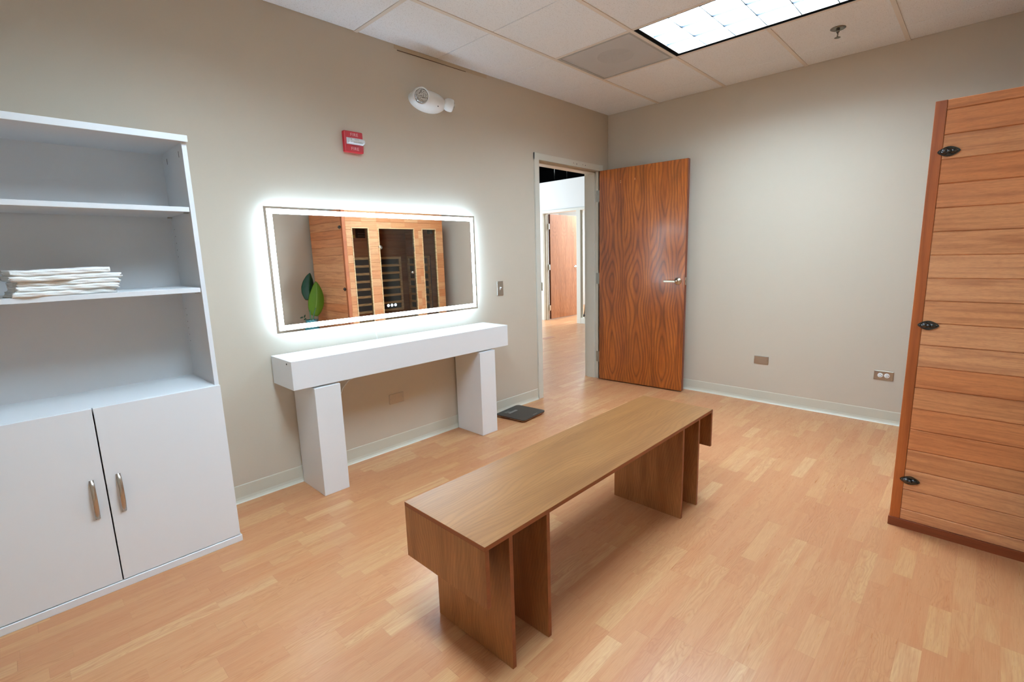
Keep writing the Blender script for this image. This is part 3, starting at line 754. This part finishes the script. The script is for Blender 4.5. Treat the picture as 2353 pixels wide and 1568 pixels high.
# ------------------------------------------------------------------ folded towels
def towel(idx, x0, x1, yf, yb, z, th, label):
    r = random.Random(30+idx); b = MB(); nx = 34
    ph = [r.uniform(0, 6) for _ in range(8)]
    half = th/2
    prof = []   # (y offset 0..1, z) outline of a doubled cloth, fold to the front
    NP = 22
    for k in range(NP+1): prof.append((1-k/NP, 0.0, 0))
    for k in range(1, 16): prof.append((0, k/16, 1))
    for k in range(NP+1): prof.append((k/NP, 1.0, 0))
    gap = [(1.0, .55, 2)]+[(1-k/10, .52, 2) for k in range(1, 9)]+[(.14, .5, 2)]+[(1-k/10, .48, 2) for k in range(8, 0, -1)]+[(1.0, .45, 2)]
    prof = prof+gap
    v, f = [], []
    for i in range(nx+1):
        u = i/nx; x = x0+(x1-x0)*u
        for (py, pz, kd) in prof:
            wob = .006*math.sin(u*5+ph[0])+.003*math.sin(u*17+ph[1])
            y = yf+(yb-yf)*py+wob*(1-py)
            if kd == 1: y -= half*(.62*math.sin(PI*pz)**.6-.16*math.exp(-((pz-.5)/.09)**2)*(0 < pz < 1))-.0012*math.sin(u*23+ph[5]+pz*6)
            zz = z+th*pz
            if pz > .3: zz += TOPW(u, idx)*pz
            if pz < .3 and idx > 0: zz += TOPW(u, idx-1)
            zz += .0010*math.sin(u*40+py*9+ph[2])*(pz > .6)
            xx = x+(.006*math.sin(py*7+ph[3])+.004*math.sin(pz*9+ph[4]))*(1 if u > .5 else -1)*(2*abs(u-.5))**6
            v.append((xx, y, zz))
    n = len(prof)
    for i in range(nx):
        for k in range(n): f.append((i*n+k, i*n+(k+1) % n, (i+1)*n+(k+1) % n, (i+1)*n+k))
    f.append(tuple(range(n))); f.append(tuple(range(nx*n, nx*n+n))[::-1])
    b._new(v, f, None, True)
    bmesh.ops.triangulate(b.bm, faces=[fc for fc in b.bm.faces if len(fc.verts) > 4])
    # the stack sits a little askew on the shelf
    Mx = Matrix.Translation((-4.25, -.29, 0)) @ Matrix.Rotation(.10, 4, 'Z') @ Matrix.Translation((4.25, .29, 0))
    b.bm.transform(Mx)
    return tag(b.build('towel', M['towel'], origin=(-4.25, -.29, z)), label, 'towel', 'folded white towels on the shelf')
def TOPW(u, idx): return .0008*(idx+1)*math.exp(-((u-.84)/.17)**2)-.0006*(idx+1)*math.exp(-((u-.2)/.15)**2)+.0005*math.sin(u*9+idx)
tz = 1.2195
names = ['bottom white folded towel resting on the cabinet shelf', 'second folded towel from the bottom of the white stack', 'middle folded towel of the white stack in the cabinet',
         'second folded towel from the top of the white stack', 'topmost white folded towel of the stack in the cabinet']
offs = [(-4.408, -4.108), (-4.398, -4.100), (-4.392, -4.092), (-4.400, -4.092), (-4.402, -4.118)]
for k in range(5):
    th = (.0185, .0195, .0185, .0195, .0225)[k]
    towel(k, offs[k][0], offs[k][1], -.386+R.uniform(-.003, .003), -.175, tz, th, names[k]); tz += th

# ------------------------------------------------------------------ sauna cabin
SX0, SX1, SY0, SY1, SZ = -1.645, -.205, -2.685, -3.585, 1.906     # SY0 front, SY1 back
t = thing('sauna_cabin', 'cedar infrared sauna cabin with glass door and black side latches', 'sauna', ((SX0+SX1)/2, (SY0+SY1)/2, 0))
def boards(b, x0, x1, y0, y1, z0, z1, bev=.0022):
    """tongue and groove boards of one panel between z0 and z1"""
    z = z0; g = .0013
    ym, xm = (y0+y1)/2, (x0+x1)/2
    if abs(x1-x0) < abs(y1-y0): b.box(x0+.005, x1-.005, y0, y1, z0, z1)
    else: b.box(x0, x1, min(y0, y1)+.005, max(y0, y1)-.005, z0, z1)
    while z < z1-1e-4:
        zn = min(z1, PZ0+PITCH*(math.floor((z-PZ0)/PITCH+1e-6)+1))
        if zn-z > .006: b.box(x0, x1, min(y0, y1), max(y0, y1), z+(g if z > z0 else 0), zn-(g if zn < z1-1e-4 else 0), min(bev, (zn-z)*.3))
        z = zn
b = MB(); b.box(SX0-.004, SX1+.002, SY1, SY0+.004, 0, .042, .001); b.build('base', M['sauna_base'], t)
b = MB(); boards(b, SX0, SX0+.035, SY1, SY0-.039, .042, SZ); sp = b.build('side_panel', M['sauna_side'], t)
b = MB(); b.box(SX0-.0012, SX0+.038, SY0-.0385, SY0, .042, SZ, .0012); b.build('corner_post', M['sauna_post'], t)
b = MB(); boards(b, SX1-.035, SX1, SY1, SY0-.0345, .042, SZ); b.build('side_panel', M['sauna_side'], t)
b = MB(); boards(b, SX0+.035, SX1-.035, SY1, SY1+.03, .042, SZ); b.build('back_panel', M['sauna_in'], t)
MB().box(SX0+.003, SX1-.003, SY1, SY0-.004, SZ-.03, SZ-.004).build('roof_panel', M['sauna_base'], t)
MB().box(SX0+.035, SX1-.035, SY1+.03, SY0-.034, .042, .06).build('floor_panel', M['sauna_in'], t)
# front: header, stiles, sill
WZ0, WZ1 = .14, 1.700
b = MB(); boards(b, SX0+.038, SX1, SY0-.034, SY0, WZ1, SZ); b.build('header', M['sauna_front'], t)
b = MB(); boards(b, SX0+.038, SX1, SY0-.034, SY0, .042, WZ0); b.build('sill', M['sauna_front'], t)
stiles = [(SX0+.038, -1.537), (-1.313, -1.188), (-.663, -.545), (-.317, SX1)]
for a, c in stiles:
    b = MB(); boards(b, a, c, SY0-.034, SY0, WZ0, WZ1); b.build('stile', M['sauna_front'], t)
for a, c in ((-1.537, -1.313), (-.545, -.317)):
    fr = MB(); w = .012
    for (p, q, r, s) in ((a, a+w, WZ0, WZ1), (c-w, c, WZ0, WZ1), (a+w, c-w, WZ0, WZ0+w), (a+w, c-w, WZ1-w, WZ1)): fr.box(p, q, SY0-.036, SY0+.004, r, s, .001)
    o = fr.build('window_frame', M['light_wood'], t)
    MB().box(a+w, c-w, SY0-.020, SY0-.014, WZ0+w, WZ1-w).build('window_glass', M['sauna_glass'], o)
a, c = -1.188, -.663
fr = MB(); w = .012
for (p, q, r, s) in ((a, a+w, WZ0, WZ1), (c-w, c, WZ0, WZ1), (a+w, c-w, WZ1-w, WZ1)): fr.box(p, q, SY0-.036, SY0+.004, r, s, .001)
fr.build('door_frame', M['light_wood'], t)
gd = MB().box(a+w+.003, c-w-.004, SY0-.012, SY0-.004, WZ0+.004, WZ1-w-.004, .001).build('glass_door', M['sauna_glass'], t)
for z in (1.461, .36):
    MB().lathe([(.026, 0), (.026, .006)], 24, Matrix.Translation((-1.168, SY0-.003, z)) @ Matrix.Rotation(-PI/2, 4, 'X')).build('hinge', M['chrome'], gd)
MB().lathe([(.008, 0), (.008, .02), (.017, .026), (.017, .04), (.006, .043)], 20, Matrix.Translation((-.742, SY0-.004, 1.133)) @ Matrix.Rotation(-PI/2, 4, 'X')).build('knob', M['chrome'], gd)
MB().box(c-w-.006, c-w, SY0-.012, SY0+.002, 1.40, 1.46, .001).build('catch', M['chrome'], gd)
# heaters: slatted guards over dark panels
def heater(name, u0, u1, wall, v):
    n = 8; z0, z1 = .56, 1.345; fw = .034
    if wall == 'back':
        h = MB().box(u0, u1, v, v+.010, z0, z1).build(name, M['heater'], t)
        b = MB()
        for q in (u0, u1-fw): b.box(q, q+fw, v+.010, v+.032, z0, z1, .001)
        for k in range(n): 
            z = z0+(z1-z0-.032)*k/(n-1); b.box(u0+fw, u1-fw, v+.012, v+.030, z, z+.032, .001)
    else:
        h = MB().box(v-.010, v, u0, u1, z0, z1).build(name, M['heater'], t)
        b = MB()
        for q in (u0, u1-fw): b.box(v-.032, v-.010, q, q+fw, z0, z1, .001)
        for k in range(n):
            z = z0+(z1-z0-.032)*k/(n-1); b.box(v-.030, v-.012, u0+fw, u1-fw, z, z+.032, .001)
    b.build('slat_guard', M['light_wood'], h)
yb = SY1+.03
heater('heater', -1.30, -.36, 'back', yb)
heater('heater', -3.50, -2.95, 'side', SX1-.035)
MB().box(SX0+.036, SX1-.036, SY1+.06, -3.16, .47, .50, .002).build('inner_bench', M['light_wood'], t)
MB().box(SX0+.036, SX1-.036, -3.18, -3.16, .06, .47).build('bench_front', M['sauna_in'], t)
cp = MB().box(-1.035, -.905, yb, yb+.03, 1.612, 1.735, .004).build('control_panel', M['black'], t)
for j in range(2):
    b = MB()
    for k in range(5): b.box(-1.015+k*.022, -1.003+k*.022, yb+.030, yb+.0306, 1.635+j*.035, 1.639+j*.035)
    b.build('lettering', M['grey_print'], cp)
MB().box(-1.118, -1.048, yb, yb+.004, 1.612, 1.656).build('notice', plain('amber_notice', (212, 164, 60), .5), t)
MB().box(SX1-.075, SX1-.035, -2.94, -2.86, 1.645, 1.705, .004).build('speaker_box', M['black'], t)
# black cast latches across the corner joint
for z in (1.7, .972, .242):
    yc = -2.7455; n = 22; pts = []
    for k in range(n):
        a_ = 2*PI*k/n; ca, sa = math.cos(a_), math.sin(a_)
        pts.append((yc+.037*ca*abs(ca)**.15, z+.0205*sa*abs(sa)**.1*(1-.30*abs(ca)**2)))
    b = MB(); b.prism(pts, SX0-.0060, SX0-.0012, 'x')
    for dy in (-.028, .028): b.lathe([(.0035, 0), (.003, .0015)], 10, Matrix.Translation((SX0-.006, yc+dy, z)) @ Matrix.Rotation(-PI/2, 4, 'Y'))
    la = b.build('latch', M['black_metal'], t)
    b = MB(); b.ell((SX0-.009, yc+.011, z), (.010, .014, .0125), 16, 10); b.ell((SX0-.008, yc-.014, z), (.009, .013, .011), 16, 10)
    b.lathe([(.0062, -.006), (.0068, 0), (.0062, .006)], 14, Matrix.Translation((SX0-.015, yc-.001, z)) @ Matrix.Rotation(PI/2, 4, 'X'))
    b.ell((SX0-.016, yc+.012, z+.002), (.0055, .0055, .0055), 12, 8); b.build('lever', M['black_metal'], la)

# ------------------------------------------------------------------ plant beside the sauna (seen in the mirror)
PB = Vector((-1.863, -3.28, 0)); PS = Vector((.037, -.08, -.004))
t = thing('potted_plant', 'broad-leaved green plant in a teal vase reflected in the mirror', 'plant', PB)
MB().lathe([(.075, 0), (.088, .02), (.108, .14), (.112, .28), (.100, .42), (.082, .52), (.068, .565), (.072, .59), (.060, .592), (.056, .55)], 40, Matrix.Translation(PB)).build('vase', M['teal'], t)
def leaf(p0, p1, p2, width, mat, roll, curl, name='leaf'):
    """blade along the curve p0-p1-p2 (base, middle, tip), with a folded mid rib"""
    p0, p1, p2 = Vector(p0)+PS, Vector(p1)+PS, Vector(p2)+PS; NU, NV = 16, 36
    bm = bmesh.new(); uv = bm.loops.layers.uv.new('UVMap'); rows = []
    for j in range(NV+1):
        v = j/NV; p = (1-v)**2*p0+2*v*(1-v)*p1+v*v*p2; tg = (2*(1-v)*(p1-p0)+2*v*(p2-p1)).normalized()
        side = tg.cross(Vector((math.sin(roll), math.cos(roll), 0))).normalized(); nr = side.cross(tg)
        w = width*(math.sin(PI*min(1, v*.93+.07)**.85))**.72*(1-.12*v)
        rows.append([])
        for i in range(NU+1):
            u = i/NU*2-1; rip = .0016*math.sin(v*30+abs(u)*4)*abs(u)
            q = p+side*(u*w)+nr*(-curl*w*(abs(u)**1.6)+rip)
            rows[-1].append(bm.verts.new(q))
    for j in range(NV):
        for i in range(NU):
            f = bm.faces.new([rows[j][i], rows[j][i+1], rows[j+1][i+1], rows[j+1][i]]); f.smooth = True
            for l, (a, c) in zip(f.loops, ((i, j), (i+1, j), (i+1, j+1), (i, j+1))): l[uv].uv = (a/NU, c/NV)
    bmesh.ops.solidify(bm, geom=bm.faces[:], thickness=.0012)
    b = MB(); b.bm.free(); b.bm = bm
    return b.build(name, mat, t)
leaf((-1.895, -3.215, .84), (-1.875, -3.235, 1.02), (-1.845, -3.24, 1.175), .092, M['leaf_dark'], .15, .35)
leaf((-1.868, -3.185, .64), (-1.805, -3.150, .86), (-1.815, -3.165, 1.07), .098, M['leaf_bright'], -.25, .30)
b = MB(); b.tube([(-1.892, -3.20, .50), (-1.885, -3.20, .58), (-1.868, -3.186, .66), (-1.845, -3.17, .74)], [.010, .010, .008, .004], 10); b.shift(PS).build('stem', M['stem'], t)
b = MB(); b.tube([(-1.905, -3.205, .50), (-1.905, -3.21, .66), (-1.895, -3.215, .84), (-1.887, -3.225, .95)], [.009, .008, .006, .003], 10); b.shift(PS).build('stem', M['stem'], t)
b = MB(); b.tube([(-1.925, -3.20, .52), (-1.955, -3.20, .60), (-1.985, -3.20, .632), (-2.01, -3.20, .64)], [.003, .003, .002, .0015], 8); b.shift(PS).build('twig', M['leaf_dark'], t)
for p0, p1 in (((-1.985, -3.20, .63), (-1.972, -3.195, .668)), ((-2.0, -3.20, .637), (-2.04, -3.2, .628)), ((-1.965, -3.2, .615), (-2.0, -3.19, .600))):
    m_ = (Vector(p0)+Vector(p1))*.5; leaf(p0, m_, p1, .010, M['leaf_dark'], .1, .1, 'leaflet')

# ------------------------------------------------------------------ light
def area(name, loc, rot, sx, sy, power, col):
    l = bpy.data.lights.new(name, 'AREA'); l.shape = 'RECTANGLE'; l.size = sx; l.size_y = sy; l.energy = power; l.color = col
    o = bpy.data.objects.new(name, l); COL.objects.link(o); o.location = loc; o.rotation_euler = rot; return o
area('hall_daylight', (1.2, 6.9, 1.7), (-PI/2, 0, 0), 3.2, 2.4, 660, (.70, .87, 1.0))
area('far_room_daylight', (4.9, 2.7, 2.66), (0, 0, 0), 1.4, 1.8, 230, (.70, .87, 1.0))
w = bpy.data.worlds.new('World'); SC.world = w; w.use_nodes = True
w.node_tree.nodes['Background'].inputs[0].default_value = (.8, .88, 1.0, 1); w.node_tree.nodes['Background'].inputs[1].default_value = .3

# ------------------------------------------------------------------ camera
F, PX, PY = 1119.030, 18.7307, -3.2067
yaw, pit, rol = math.radians(43.57467709), math.radians(9.88873923), math.radians(-1.53256237)
fwd = Vector((math.cos(yaw)*math.cos(pit), math.sin(yaw)*math.cos(pit), -math.sin(pit)))
rt = Vector((math.sin(yaw), -math.cos(yaw), 0)); up = rt.cross(fwd)
r2 = math.cos(rol)*rt+math.sin(rol)*up; u2 = -math.sin(rol)*rt+math.cos(rol)*up
cam = bpy.data.cameras.new('Camera'); co = bpy.data.objects.new('Camera', cam); COL.objects.link(co)
co.matrix_world = Matrix(((r2.x, u2.x, -fwd.x, -4.41486), (r2.y, u2.y, -fwd.y, -2.90062), (r2.z, u2.z, -fwd.z, 1.32488), (0, 0, 0, 1)))
cam.sensor_fit = 'HORIZONTAL'; cam.sensor_width = 36; cam.lens = F/2353*36
cam.shift_x = -PX/2353; cam.shift_y = PY/2353; cam.clip_start = .02
SC.camera = co
SC.view_settings.view_transform = 'Standard'; SC.view_settings.look = 'None'; SC.view_settings.gamma = 1; SC.view_settings.exposure = .12
SC.view_settings.use_curve_mapping = False
try:
    SC.cycles.max_bounces = 10; SC.cycles.diffuse_bounces = 5; SC.cycles.glossy_bounces = 5; SC.cycles.transparent_max_bounces = 10
    SC.cycles.sample_clamp_indirect = 6; SC.cycles.caustics_reflective = False
except Exception: pass
